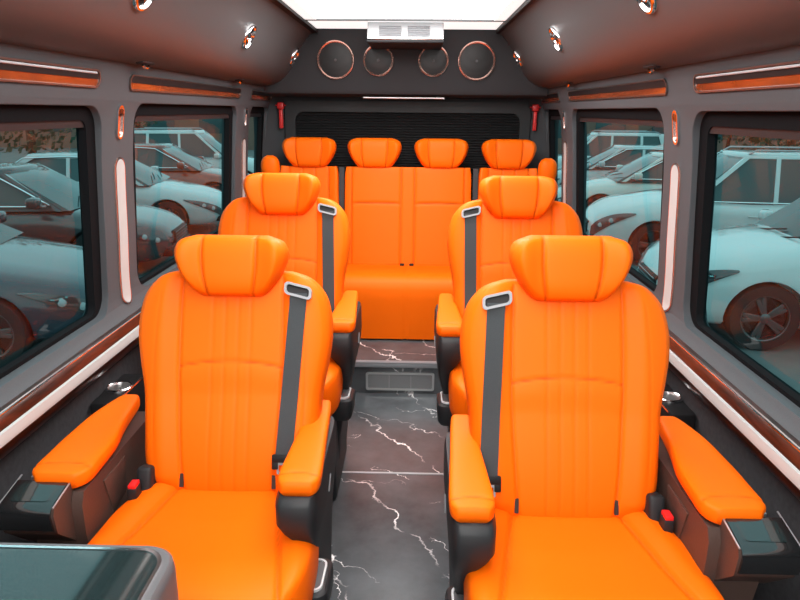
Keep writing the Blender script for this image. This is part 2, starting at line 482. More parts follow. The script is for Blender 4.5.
# pillar light strips and small pillar slots
for sg in (-1, 1):
    sd = 'left' if sg < 0 else 'right'
    for yc, zb, zt, nm in ((2.158, .842, 1.346, 'front'), (3.772, .86, 1.344, 'rear')):
        hl = (zt-zb)/2; zc = (zt+zb)/2
        where = 'beside the large front window' if nm == 'front' else 'beside the small rear window'
        def fn(p, d): return (sg*(Xw(zc+p[1])-d), yc+p[0], zc+p[1])
        def strip_sec(p): return None
        t = tag(bpy.data.objects.new('pillar_light', None), 'tall white light strip on the %s pillar %s' % (sd, where), 'light', 'pillar light strips'); COL.objects.link(t)
        t.location = (sg*Xw(zc), yc, zc)
        def fl(p, d): q = fn(p, d); return (q[0]-sg*Xw(zc), q[1]-yc, q[2]-zc)
        nseg = 14
        def strip_pts(w, ext):
            pts = []
            for k in range(9): a = PI*k/8; pts.append((w*math.cos(a), hl-w+w*math.sin(a)))
            for k in range(1, nseg): pts.append((-w, (hl-w) - 2*(hl-w)*k/nseg))
            for k in range(9): a = PI+PI*k/8; pts.append((w*math.cos(a), -hl+w+w*math.sin(a)))
            for k in range(1, nseg): pts.append((w, -(hl-w) + 2*(hl-w)*k/nseg))
            return pts
        w = .037
        o_ = strip_pts(w, 0); i_ = strip_pts(w-.007, 0)
        bm = bmesh.new(); ring(bm, o_, i_, fl, .006); obj('bezel', bm, ROSE, t)
        bm = bmesh.new()
        i2 = strip_pts(w-.006, 0)
        # strips of quads across so that the strip follows the curved pillar
        zz = sorted(set([-(hl-.006)+(2*hl-.012)*k/24 for k in range(25)] + [sgn*((hl-w)+(w-.0062)*math.sin(PI/2*k/8)) for k in range(9) for sgn in (-1, 1)]))
        def hwz(z):
            a = hl-w
            return (w-.006) if abs(z) <= a else math.sqrt(max((w-.006)**2-(abs(z)-a)**2, 1e-6))
        fr_ = [[bm.verts.new(fl((sx*hwz(z), z), .007)) for sx in (-1, -.5, 0, .5, 1)] for z in zz]
        for a, b in zip(fr_, fr_[1:]):
            for i in range(4): bm.faces.new((a[i], a[i+1], b[i+1], b[i]))
        obj('diffuser', bm, STRIP, t)
        # slot above
        zc2 = 1.457; hl2 = .053; w2 = .021
        t = thing('pillar_lamp', 'small rose slot lamp on the %s pillar %s' % (sd, where), 'lamp', (sg*Xw(zc2), yc, zc2), 'small pillar slot lamps')
        def fl2(p, d): return (sg*(Xw(zc2+p[1])-d)-sg*Xw(zc2), p[0], p[1])
        bm = bmesh.new(); ring(bm, rrect(w2, hl2, w2, 8), rrect(w2-.005, hl2-.006, w2, 8), fl2, .007); obj('rim', bm, CHROME, t)
        bm = bmesh.new(); plate(bm, rrect(w2-.004, hl2-.005, w2, 8), fl2, -.001, .002); obj('lens', bm, ROSE, t)
        bm = bmesh.new(); plate(bm, rrect(w2-.011, .012, w2, 6), lambda p, d: fl2((p[0], p[1]+.03), d), .001, .006); obj('switch', bm, GLOSSBLACK, t)

# overhead side bins and the ceiling
bin_prof = [(.872, 1.638), (.85, 1.641), (.815, 1.648), (.775, 1.664), (.735, 1.692), (.70, 1.732), (.675, 1.775), (.655, 1.812), (.635, 1.85), (.61, 1.888), (.58, 1.925), (.562, 1.94), (.55, 1.945)]
for sg, side in ((-1, 'left'), (1, 'right')):
    bm = bmesh.new()
    prof = bin_prof + [(.55, 2.02), (.98, 2.02), (.98, 1.638)]
    loft(bm, [[(sg*x, y, z) for x, z in prof] for y in (Y0, 4.14)])
    struct('ceiling_'+side, bm, BIN, angle=30)['label'] = 'curved dark overhead duct on the %s' % side
bm = bmesh.new()
box(bm, -.99, .99, Y0, Y1, 2.015, 2.06)
struct('ceiling', bm, REARP)
# dark trim rails beside the light panel
for sg in (-1, 1):
    bm = bmesh.new()
    box(bm, sg*.53, sg*.555, Y0, 4.12, 1.942, 2.015, .008, 2)
    trim(bm, BLACK, 'dark rail beside the ceiling light')
t = thing('ceiling_light', 'wide white illuminated ceiling panel running the length of the cabin', 'light', (0, 1.6, 1.998))
bm = bmesh.new(); box(bm, -.53, .53, -2.2, 2.1, -.028, -.012, .003, 2); obj('diffuser', bm, PANEL, t)
bm = bmesh.new()
for sg in (-1, 1): box(bm, sg*.47, sg*.53, -2.2, 2.1, -.036, -.029, .002, 2)
obj('side_diffuser', bm, PANELDIM, t)
bm = bmesh.new(); box(bm, -.53, .53, 2.1, 2.50, -.034, -.016, .004, 2); obj('end_diffuser', bm, PANELDIM, t)
bm = bmesh.new(); box(bm, -.53, .53, 2.092, 2.108, -.04, -.028, .002, 2); obj('seam_strip', bm, GREYPL, t)

# floor
bm = bmesh.new()
box(bm, -.99, .99, Y0, 3.30, -.03, 0)
box(bm, -.99, .99, 3.292, Y1, -.03, .18)
struct('floor', bm, MARBLE, False)
bm = bmesh.new(); box(bm, -.9, .9, 2.461, 2.471, 0, .0025); trim(bm, WHITE, 'thin metal strip at the joint between two marble slabs')
bm = bmesh.new(); box(bm, -.9, .9, 3.272, 3.312, .1805, .186, .002, 2); box(bm, -.9, .9, 3.272, 3.2785, .158, .186, .002, 2); trim(bm, LIGHTGREY, 'aluminium nosing on the edge of the rear step')
t = thing('floor_vent', 'silver framed perforated vent in the riser of the rear step', 'vent', (0, 3.292, .072))
bm = bmesh.new()
def fv(p, d): return (p[0], -d, p[1])
ring(bm, rrect(.188, .052, .012), rrect(.176, .042, .008), fv, .01); obj('frame', bm, ALU, t)
bm = bmesh.new(); plate(bm, rrect(.178, .044, .008), fv, .001, .005)
obj('grille', bm, VENTMESH, t)
bm = bmesh.new()
bm.free()
for x in (-.06, .06):
    bm = bmesh.new(); box(bm, x-.001, x+.001, -.007, -.003, -.042, .042)
    obj('divider', bm, ALU, t)

# rear wall
bm = bmesh.new()
box(bm, -.99, .99, Y1, Y1+.05, 0, 2.03)
struct('wall_rear', bm, REARP)
bm = bmesh.new()   # side returns behind the last windows
for sg in (-1, 1):
    loft(bm, [[(sg*.80, Y1, z), (sg*.96, Y1-.10, z), (sg*.985, Y1-.1, z), (sg*.985, Y1, z)] for z in (.18, 1.64)])
trim(bm, REARP, 'dark corner posts either side of the rear blind')
# speaker panel: leans forward at its top
def rp(x, h, d=0.):   # h: 0 bottom .. 1 top
    return Vector((x, 4.14 - .02*h - d, 1.60 + .34*h))
bm = bmesh.new()
loft(bm, [[(x, Y1, 1.585), (x, 4.20, 1.585), (x, 4.155, 1.60), (x, 4.14, 1.625), (x, 4.12, 1.95), (x, 4.115, 2.02), (x, Y1, 2.02)] for x in (-.93, .93)])
trim(bm, REARP, 'dark upper rear panel that carries the speakers', True)
spk = [(-.422, .111, 'large round speaker at the left end of the rear panel'), (-.164, .091, 'smaller round speaker left of the centre of the rear panel'),
       (.166, .091, 'smaller round speaker right of the centre of the rear panel'), (.425, .111, 'large round speaker at the right end of the rear panel')]
for x, r, lab in spk:
    p = Vector((x, 4.126, 1.792))
    t = thing('speaker', lab, 'speaker', p, 'round speakers on the rear panel')
    M = Matrix.Rotation(math.radians(90+3.4), 4, 'X')
    bm = bmesh.new()
    lathe(bm, [(r-.012, -.01), (r-.012, .008), (r-.006, .014), (r, .012), (r+.002, .004), (r+.002, -.01), (r-.012, -.01)], M, 40)
    obj('rim', bm, ROSE, t)
    bm = bmesh.new()
    lathe(bm, [(r-.011, -.005), (r-.011, .004), (r*.6, .0075), (r*.25, .009), (0, .0095)], M, 40)
    obj('mesh_cover', bm, SPKMESH, t)
    bm = bmesh.new(); lathe(bm, [(.008, .006), (.008, .0105), (.006, .012), (0, .0125)], M, 16); obj('badge', bm, GREYPL, t)

# air unit hanging below the ceiling in front of the rear panel
t = thing('air_unit', 'pale grey air unit with two grilles hanging from the ceiling above the rear seats', 'air conditioner', (.003, 3.72, 1.952))
bm = bmesh.new()
loft(bm, [[(sx*w, y, z) for sx, y, z in ((-1, a, -.082), (1, a, -.082), (1, b, .01), (-1, b, .01))] for w, a, b in ((.206, 0, .04),)] +
         [[(sx*w, y, z) for sx, y, z in ((-1, a, -.082), (1, a, -.082), (1, b, .01), (-1, b, .01))] for w, a, b in ((.206, .40, .40),)])
bmesh.ops.bevel(bm, geom=list(bm.edges), offset=.006, segments=3, affect='EDGES', profile=.5)
obj('housing', bm, WHITE, t)
bm = bmesh.new()
box(bm, -.208, .208, -.002, .40, -.099, -.083, .006, 2); obj('lower_lip', bm, SOFTBLACK, t)
for cx in (-.082, .072):
    bm = bmesh.new()
    for k in range(6):
        z = -.062 + k*.0095
        yy = .04*(z+.082)/.092
        box(bm, cx-.06, cx+.06, yy-.006, yy+.004, z-.003, z+.003, .001, 1)
    obj('grille', bm, LIGHTGREY, t)
bm = bmesh.new(); box(bm, -.203, .203, -.004, .01, -.083, -.074, .002, 2); obj('chrome_edge', bm, CHROME, t)

# curtain rail and pleated blind
t = thing('blind_rail', 'thin metal rail across the top of the rear blind', 'rail', (.0, 4.17, 1.578))
bm = bmesh.new(); tube(bm, [(-.26, 0, 0), (.24, 0, 0)], .006, 10); obj('rail', bm, ALU, t)
bm = bmesh.new()
bm.free()
for x in (-.22, .2):
    bm = bmesh.new(); box(bm, x-.008, x+.008, -.004, .02, -.002, .012)
    obj('bracket', bm, BLACK, t)
t = thing('rear_blind', 'black pleated blind filling the rounded rear window frame', 'blind', (.01, Y1-.004, 1.1))
def fb(p, d): return (p[0], -d, p[1])
bm = bmesh.new()
ring(bm, rrect(.80, .46, .07, 8), rrect(.735, .392, .06, 8), fb, .03)
obj('frame', bm, SOFTBLACK, t)
bm = bmesh.new()
nz = 46; rows = []
for k in range(nz*2+1):
    z = -.39 + .78*k/(nz*2); d = .006 if k % 2 else .014
    rows.append([bm.verts.new((x, -d, z)) for x in (-.735, .735)])
for a, b in zip(rows, rows[1:]): bm.faces.new((a[0], a[1], b[1], b[0]))
obj('pleated_shade', bm, BLIND, t, False)

# emergency hammers
for sg in (-1, 1):
    t = thing('emergency_hammer', 'small red safety hammer on the %s rear corner post' % ('left' if sg < 0 else 'right'), 'hammer', (sg*.825+.012, 4.365, 1.485), 'red safety hammers in the rear corners')
    bm = bmesh.new(); box(bm, -.012, .012, -.012, .012, -.10, .02, .006, 3); obj('handle', bm, RED, t)
    bm = bmesh.new(); box(bm, -.022, .022, -.014, .014, .02, .065, .008, 3); tube(bm, [(-.034, 0, .045), (.034, 0, .045)], [.004, .004], 8); obj('head', bm, RED, t)
    bm = bmesh.new(); box(bm, -.018, .018, .008, .055, -.03, .03, .004, 2); obj('holder', bm, SOFTBLACK, t)

# round ceiling vents on the bins
nrm = Vector((-.87, 0, -.48))  # right side: into the cabin
names = {0: 'nearest the camera', 1: 'middle of three along the duct', 2: 'nearest the rear speakers'}
for sg in (-1, 1):
    for k, y in enumerate((1.86, 2.972, 4.05)):
        t = thing('air_vent', 'round chrome air nozzle on the %s overhead duct, %s' % ('left' if sg < 0 else 'right', names[k]), 'vent', (sg*.661, y, 1.803), 'round air nozzles on the overhead ducts')
        n = Vector((sg*nrm.x, 0, nrm.z))
        M = n.to_track_quat('Z', 'Y').to_matrix().to_4x4()
        R = .057
        bm = bmesh.new()
        lathe(bm, [(R-.014, -.004), (R-.016, .004), (R-.010, .012), (R-.004, .011), (R, .005), (R, -.006), (R-.014, -.004)], M, 36); obj('ring', bm, CHROME, t)
        bm = bmesh.new()
        lathe(bm, [(R-.015, -.006), (R-.017, .001), (.02, .003), (0, .003)], M, 30); obj('core', bm, BLACK, t)
        bm = bmesh.new()
        lathe(bm, [(.021, .002), (.023, .008), (.018, .011), (.016, .006), (.021, .002)], M, 24)
        for a in range(4):
            c, s = math.cos(a*PI/2+.4), math.sin(a*PI/2+.4)
            tube(bm, [M @ Vector((.018*c, .018*s, .007)), M @ Vector((.040*c, .040*s, .006))], .0032, 6)
        obj('vane', bm, CHROME, t)
# coat hooks at the lower edge of the bins
for sg in (-1, 1):
    for k, y in enumerate((2.24, 3.43)):
        t = thing('coat_hook', 'small folding metal hook under the %s duct above the %s pillar' % ('left' if sg < 0 else 'right', ('front', 'rear')[k]), 'hook', (sg*.828, y, 1.648), 'folding hooks under the overhead ducts')
        bm = bmesh.new()
        M = Matrix.Rotation(sg*math.radians(14), 4, 'Y')
        box(bm, -.014, .014, -.05, .05, -.008, .004, .005, 2, mat=M); obj('plate', bm, SOFTBLACK, t)
        bm = bmesh.new()
        tube(bm, [M @ Vector(p) for p in ((0, .03, -.006), (0, .012, -.018), (0, -.015, -.02), (0, -.03, -.012))], [.004, .005, .006, .004], 8); obj('hook', bm, CHROME, t)

# ------------------------------------------------------------------ seats
def hr_hw(k=1.):
    f = smooth_tab([(0, .078), (.06, .094), (.18, .113), (.35, .132), (.55, .147), (.70, .152), (.82, .148), (.92, .134), (1, .098)])
    return lambda u: f(u)*k
def headrest(parent, M, k=1.):
    """M maps (x, h, t) pad coordinates to the parent's space; h from 0 at the bottom"""
    hw = hr_hw(k)
    def seamx(u): return (.072 - .012*(1-u))*k + .006*k*math.sin(u*PI)
    def rel(x, u, s):
        a = abs(x)
        wing = sstep(.07*k, .135*k, a)*.030*k
        return wing - .007*g(a-seamx(u), .0045*k) + .006*sstep(.02, .0, abs(u-.5)-.45)
    def sm(x, u, s): return .8*g(abs(x)-seamx(u), .0028*k)
    bm = bmesh.new()
    pillow(bm, hw, .168*k, .048*k, .05*k, lambda x, h, t: M @ Vector((x, h, t)), relief=rel, seam=sm, ns=90, nu=40, pn=2.8, pu=3.2)
    o = obj('headrest', bm, ORANGE, parent, True, 180)
    for sx in (-.05, .05):
        bm = bmesh.new(); tube(bm, [M @ Vector((sx*k, .03, -.01)), M @ Vector((sx*k, -.075, -.02))], .006, 8)
        obj('post', bm, CHROME, o)
    return o

BK = smooth_tab([(0, .172), (.04, .195), (.09, .220), (.16, .234), (.3, .239), (.46, .245), (.58, .258), (.68, .267), (.76, .268), (.83, .262), (.89, .250), (.94, .228), (.975, .20), (1, .15)])
def captain_seat(label, X, Y, sg, dz=0., rec=19., group='orange captain seats', hdz=0., ash=0., bl=0.):
    """sg=+1: seat on the right side (wall at +x); local +x is always towards the wall"""
    t = thing('captain_seat', label, 'seat', (X, Y, 0), group)
    S = Matrix.Diagonal((sg, 1, 1, 1))
    SA = S @ Matrix.Translation((ash, 0, 0))
    zj = .535+dz
    r = math.radians(rec)
    LB = .625
    def bk(x, h, tt):      # back frame: tt>0 forward
        y = .065 - tt
        return S @ Vector((x, y*math.cos(r) + h*math.sin(r), zj - .03 - y*math.sin(r) + h*math.cos(r)))
    # --- backrest
    def cx(u): return .118 + .012*math.sin(u*PI) + .018*u
    def bow(x): return .575 + .02*(1-(x/.125)**2)
    def ox(u): return .185 + .02*math.sin(u*PI)
    pl = (.018, .052)
    def rel(x, u, s):
        a = abs(x)
        z = .022*sstep(cx(u)-.012, cx(u)+.06, a)*sstep(0, .10, u)
        z -= .005*g(a-cx(u), .005)*sstep(.0, .06, u)*sstep(1, .93, u)
        if a < cx(u):
            z -= .0032*g(u-bow(x), .007)
            z += .003*g(u-bow(x)+.05, .05)
            for p in pl: z -= .0011*g(a-p, .0045)*(1 if u > .63 or u < .56 else .6)*sstep(.98, .9, u)
        z -= .0012*g(a-ox(u), .005)*sstep(.1, .25, u)*sstep(.97, .85, u)
        z += .008*math.sin(min(1, u/.45)*PI)*(1-(a/.3)**2)
        return z
    def smf(x, u, s):
        a = abs(x); m = 0
        m = max(m, .5*g(a-cx(u), .0028)*sstep(1.0, .95, u))
        if a < cx(u):
            m = max(m, .9*g(u-bow(x), .0042))
            for p in pl: m = max(m, .18*g(a-p, .0026)*sstep(.98, .9, u))
        m = max(m, .2*g(a-ox(u), .0028)*sstep(.12, .25, u)*sstep(.95, .85, u))
        return m
    bm = bmesh.new()
    pillow(bm, BK, LB, .062, .075, bk, relief=rel, seam=smf, ns=170, nu=130, pn=3.4, pu=7.)
    back = obj('backrest', bm, ORANGE, t, True, 180)
    def bfront(x, h):
        u = h/LB; s = min(.999, abs(x)/BK(u))
        w = 2*u-1
        tt = (1-s**3.4)**(1/3.4)*max(0, 1-abs(w)**7)**(1/7)
        return .062*tt + rel(x, u, s)*min(1, tt*1.5)
    # little black tags on the lower side seams
    for xx in (-.126, .124):
        h = .05
        bm = bmesh.new()
        f0 = bfront(xx, h)+.003
        loft(bm, [[bk(xx+dx, h+dh, f0+d) for dx, dh in ((-.005, -.018), (.005, -.018), (.005, .018), (-.005, .018))] for d in (-.004, .002)])
        obj('tag', bm, TAG, back)
    # --- headrest (a little more upright than the back)
    hb = .548+hdz
    def hmat(p):
        x, h, tt = p
        base = bk(0, hb, .055)
        r2 = r - math.radians(7)
        y = -tt
        return Vector((sg*x, base.y + y*math.cos(r2) + h*math.sin(r2), base.z - y*math.sin(r2) + h*math.cos(r2)))
    class HM:
        def __matmul__(self, v): return hmat(v)
    headrest(t, HM())
    # --- seat cushion
    CW = smooth_tab([(0, .185), (.08, .205), (.18, .236), (.35, .262), (.6, .269), (.78, .266), (.9, .248), (.96, .225), (1, .19)])
    CL = .475
    def cfn(x, h, tt):
        y = .07 - h
        return S @ Vector((x, y, zj - .078 + tt + .0*h))
    def cc(u): return .122 + .10*u**.9
    def crel(x, u, s):
        a = abs(x)
        z = .030*sstep(cc(u)-.02, cc(u)+.05, a)*(1-.5*u)
        z -= .009*g(a-cc(u), .006)
        z -= .012*g(a-.0, .16)*sstep(0, .3, u)*sstep(1, .6, u)
        z += .012*sstep(.45, .8, u)
        return z
    def csm(x, u, s): return .6*g(abs(x)-cc(u), .003)
    bm = bmesh.new()
    pillow(bm, CW, CL, .072, .085, cfn, relief=crel, seam=csm, ns=110, nu=90, pn=5, pu=7)
    obj('seat_cushion', bm, ORANGE, t, True, 180)
    # --- base under the cushion
    bm = bmesh.new()
    box(bm, -.225, .235, -.16, .26, 0, zj-.155, .02, 3); box(bm, -.225, .235, -.36, -.12, .2, zj-.155, .02, 3); obj('seat_base', bm, SOFTBLACK, t)
    # --- inner (aisle) armrest
    def padfn(zt):
        return lambda x, h, tt: SA @ Vector((x, .232-h, zt + tt))
    za = .700+dz; tp = .045 if dz > .05 else 0.
    AW = smooth_tab([(0, .026), (.1, .031), (.35, .037), (.7, .046), (.9, .050), (.96, .046), (1, .034)])
    def aseam(x, u, s): return .6*g(u-.90-.02*abs(s), .006)
    def arel(x, u, s): return -.004*g(u-.90-.02*abs(s), .008)
    bm = bmesh.new()
    pillow(bm, AW, .445, .022, .022, padfn(za-.022), mid=lambda u: -.266-.003*u, relief=arel, seam=aseam, ns=40, nu=60, pn=4.5, pu=12)
    arm = obj('aisle_armrest', bm, ORANGE, t, True, 180)
    bm = bmesh.new()
    secs = []
    for z, xa, xb, ya, yb in ((za-.040, -.311, -.222, -.222, .20), (za-.056, -.315, -.215, -.236, .205), (za-.105, -.315, -.215, -.238, .21), (za-.135, -.315, -.228, -.226, .21), (za-.17, -.312, -.25, -.205, .215),
                              (za-.22, -.305, -.256, -.165, .22), (za-.30, -.296+tp*.2, -.252+tp*.2, -.12, .23), (za-.37, -.292+tp*.4, -.244+tp*.4, -.105, .24), (za-.45, -.288+tp*.6, -.235+tp*.5, -.10, .25), (za-.52, -.284+tp*.8, -.23+tp*.6, -.08, .26), (.13, -.282+tp*.9, -.225+tp*.7, -.05, .27), (.06, -.279+tp, -.22+tp, .08, .28), (0, -.275+tp, -.22+tp, .2, .28)):
        pts = super_rect((xb-xa)/2, (yb-ya)/2, 7, 40)
        secs.append([SA @ Vector(((xa+xb)/2+p[0], (ya+yb)/2+p[1], z)) for p in pts])
    loft(bm, secs)
    sup = obj('armrest_support', bm, SOFTBLACK, t, True, 50)
    bm = bmesh.new()
    for xx in (-.3155,):
        loft(bm, [[SA @ Vector((xx+d, -.21+.0*k, za-.085-.012*k)) if False else SA @ Vector((xx+d, y, z)) for y, z in ((.0, za-.12), (.012, za-.115), (-.012, za-.15), (-.024, za-.145))] for k, d in enumerate((-.003, .004))])
    obj('release_catch', bm, GREYPL, sup)
    # recline control pod in front of the support
    zp = za-.315
    bm = bmesh.new()
    secs = []
    for z, k in ((zp-.075, .82), (zp-.06, .95), (zp-.01, 1.), (zp+.006, .97), (zp+.012, .86)):
        secs.append([SA @ Vector((-.250-.7*ash+p[0]*k, -.15+p[1]*k, z + .25*p[1]*k*-1*.4)) for p in rrect(.058, .085, .03, 6)])
    loft(bm, secs)
    pod = obj('control_pod', bm, SOFTBLACK, t, True, 40)
    bm = bmesh.new()
    def fp(p, d): return SA @ Vector((-.250-.7*ash+p[0], -.155+p[1], zp + .0135 + d - .1*p[1]))
    ring(bm, rrect(.045, .066, .024), rrect(.040, .061, .021), fp, .007); obj('chrome_frame', bm, BRIGHTGREY, pod)
    bm = bmesh.new(); plate(bm, rrect(.039, .06, .02), fp, .0, .004); obj('rocker', bm, GREYPL, pod)
    # --- wall-side console with armrest pad and touch panel
    bm = bmesh.new()
    prof = [(.31, .10), (.31, .52), (.285, .60), (.23, .648), (-.19, .648), (-.205, .62), (-.205, .54), (-.185, .43), (-.175, .30), (-.165, .10)]
    loft(bm, [[SA @ Vector((x, y, z+dz)) for y, z in prof] for x in (.236, .36)])
    bmesh.ops.bevel(bm, geom=[e for e in bm.edges if e.calc_face_angle(0) > .5], offset=.012, segments=3, affect='EDGES', profile=.5)
    con = obj('side_console', bm, BROWN, t, True, 45)
    bm = bmesh.new()   # raised storage flap on the inner face
    loft(bm, [[SA @ Vector((.236-d, y+k*sy, z+dz+k*sz)) for y, z, sy, sz in ((-.10, .62, 1, -1), (.02, .62, -1, -1), (.0, .53, -1, 1), (-.07, .515, 1, 1))] for d, k in ((-.004, 0), (.003, 0), (.005, .004))])
    obj('storage_flap', bm, BROWN, con)
    OW = smooth_tab([(0, .024), (.08, .034), (.25, .048), (.45, .060), (.6, .068), (.8, .070), (.91, .070), (.96, .063), (1, .046)])
    OM = smooth_tab([(0, .306), (.3, .312), (.6, .303), (1, .298)])
    bm = bmesh.new()
    pillow(bm, OW, .445, .024, .022, lambda x, h, tt: SA @ Vector((x, .250-h, za-.026+tt)), mid=lambda u: OM(u), relief=lambda x, u, s: -.004*g(u-.91+.03*(1-s*s), .008),
           seam=lambda x, u, s: .6*g(u-.91+.03*(1-s*s), .006), ns=50, nu=60, pn=4.5, pu=13)
    obj('wall_armrest', bm, ORANGE, t, True, 180)
    # control pod ahead of the pad
    bm = bmesh.new()
    pr = [(-.18, .655), (-.19, .672), (-.27, .655), (-.277, .64), (-.271, .592), (-.262, .582), (-.18, .50)]
    loft(bm, [[SA @ Vector((x, y, z+dz)) for y, z in pr] for x in (.262, .385)])
    bmesh.ops.bevel(bm, geom=[e for e in bm.edges if e.calc_face_angle(0) > .35], offset=.005, segments=2, affect='EDGES', profile=.5)
    pod2 = obj('console_pod', bm, BROWN, con, True, 45)
    bm = bmesh.new()
    pr = [(-.187, .66), (-.19, .6755), (-.262, .660), (-.275, .653), (-.283, .638), (-.278, .602), (-.271, .597), (-.271, .64)]
    loft(bm, [[SA @ Vector((x, y, z+dz)) for y, z in pr] for x in (.268, .388)])
    bmesh.ops.bevel(bm, geom=[e for e in bm.edges if e.calc_face_angle(0) > .35], offset=.004, segments=2, affect='EDGES', profile=.5)
    obj('gloss_cover', bm, GLOSSBLACK, con, True, 45)
    bm = bmesh.new()
    def fs(p, d): return SA @ Vector((.328+p[0], -.228+p[1], .6675+dz + .2133*p[1] + d))
    plate(bm, rrect(.043, .027, .008), fs, .0, .0016); obj('touch_screen', bm, SCREEN, con)
    bm = bmesh.new(); plate(bm, rrect(.030, .004, .003), lambda p, d: fs((p[0], p[1]+.044), d), -.001, .006); obj('chrome_bar', bm, SATIN, con)
    bm = bmesh.new()
    bm.free()
    for xx in (.264, .390):
        bm = bmesh.new(); tube(bm, [SA @ Vector((xx, -.17, .677+dz)), SA @ Vector((xx, -.272, .657+dz))], .002, 8)
        obj('chrome_edge', bm, SATIN, con)
    # --- hinge cover and red buckle on the wall side
    bm = bmesh.new()
    box(bm, -.020, .020, -.045, .05, -.05, .03, .01, 3, mat=S @ Matrix.Translation((.212, .03, zj+.025)) @ Matrix.Rotation(math.radians(-18), 4, 'X'))
    obj('hinge_cover', bm, SOFTBLACK, t)
    bm = bmesh.new()
    box(bm, -.012, .012, -.018, .018, -.03, .006, .004, 2, mat=S @ Matrix.Translation((.223, -.045, zj+.032)))
    bu = obj('belt_buckle', bm, SOFTBLACK, t)
    bm = bmesh.new()
    box(bm, -.010, .010, -.016, .016, .004, .016, .003, 2, mat=S @ Matrix.Translation((.223, -.045, zj+.032)))
    obj('release_button', bm, REDBUCKLE, bu)
    # --- seat belt
    xb = -.184
    def bp(x, h, d): return bk(x, h, bfront(x, h)+d)
    hg = .565
    bm = bmesh.new()
    o_ = rrect(.038, .0185, .012, 6); i_ = rrect(.031, .0115, .007, 6)
    def fg(p, d):
        c = bk(xb+.002, hg, bfront(xb, hg-.02)+.001)
        ax = (bk(xb+.05, hg+.012, 0)-bk(xb, hg, 0)).normalized(); 
        up = (bk(xb, hg+.05, -.012)-bk(xb, hg, 0)).normalized()
        nn = (bk(xb, hg, .05)-bk(xb, hg, 0)).normalized()
        return c + ax*p[0] + up*p[1] + nn*d
    ring(bm, o_, i_, fg, .011)
    gd = obj('belt_guide', bm, GUIDE, t, True, 50)
    bm = bmesh.new(); plate(bm, rrect(.032, .0125, .007, 6), fg, -.006, .004); obj('slot', bm, BLACK, gd)
    bm = bmesh.new()
    rows = []
    hs = [hg-.007 - (hg-.13)*k/30 for k in range(31)]
    for k, h in enumerate(hs):
        xc = xb + bl*(k/30)
        a = max(bfront(xc-.02, h), bfront(xc, h), bfront(xc+.02, h)) if k > 1 else bfront(xc, h)+.004
        rows.append([bk(xc+dx, h, a+.0045+dd) for dx, dd in ((-.0225, 0), (.0225, 0), (.0225, .0018), (-.0225, .0018))])
    loft(bm, rows); obj('belt_webbing', bm, BELT, t)
    xc = xb+bl
    bm = bmesh.new()
    M = Matrix.Translation(bk(xc+.002, .118, bfront(xc, .118)+.008))
    ax = [bk(xc+.05, .118, 0)-bk(xc, .118, 0), bk(xc, .168, 0)-bk(xc, .118, 0), bk(xc, .118, .05)-bk(xc, .118, 0)]
    A = Matrix.Identity(4)
    for i, v in enumerate(ax):
        v = v.normalized()
        for j in range(3): A[j][i] = v[j]
    M = M @ A
    box(bm, -.032, .030, -.012, .010, -.006, .006, .004, 2, mat=M); box(bm, .012, .030, -.03, -.008, -.004, .004, .003, 2, mat=M)
    tg = obj('belt_tongue', bm, BLACK, t)
    bm = bmesh.new()
    def ft(p, d): return M @ Vector((.004+p[0]*.6, -.026+p[1], d))
    ring(bm, rrect(.02, .016, .005), rrect(.012, .008, .003), ft, .003); obj('metal_tongue', bm, SATIN, tg)
    return t

captain_seat('orange captain seat in the front row, right of the aisle', .458, 1.40, 1, 0, 18.5, hdz=.017, ash=.010, bl=-.016)
captain_seat('orange captain seat in the front row, left of the aisle behind the glass-topped cabinet', -.428, 1.50, -1, -.01, 19.5, ash=.036, bl=.028)
captain_seat('orange captain seat in the second row, right of the aisle', .468, 2.37, 1, .075, 17, hdz=-.005, bl=.005)
captain_seat('orange captain seat in the second row, left of the aisle', -.462, 2.395, -1, .075, 17.5, hdz=-.005, bl=-.012)

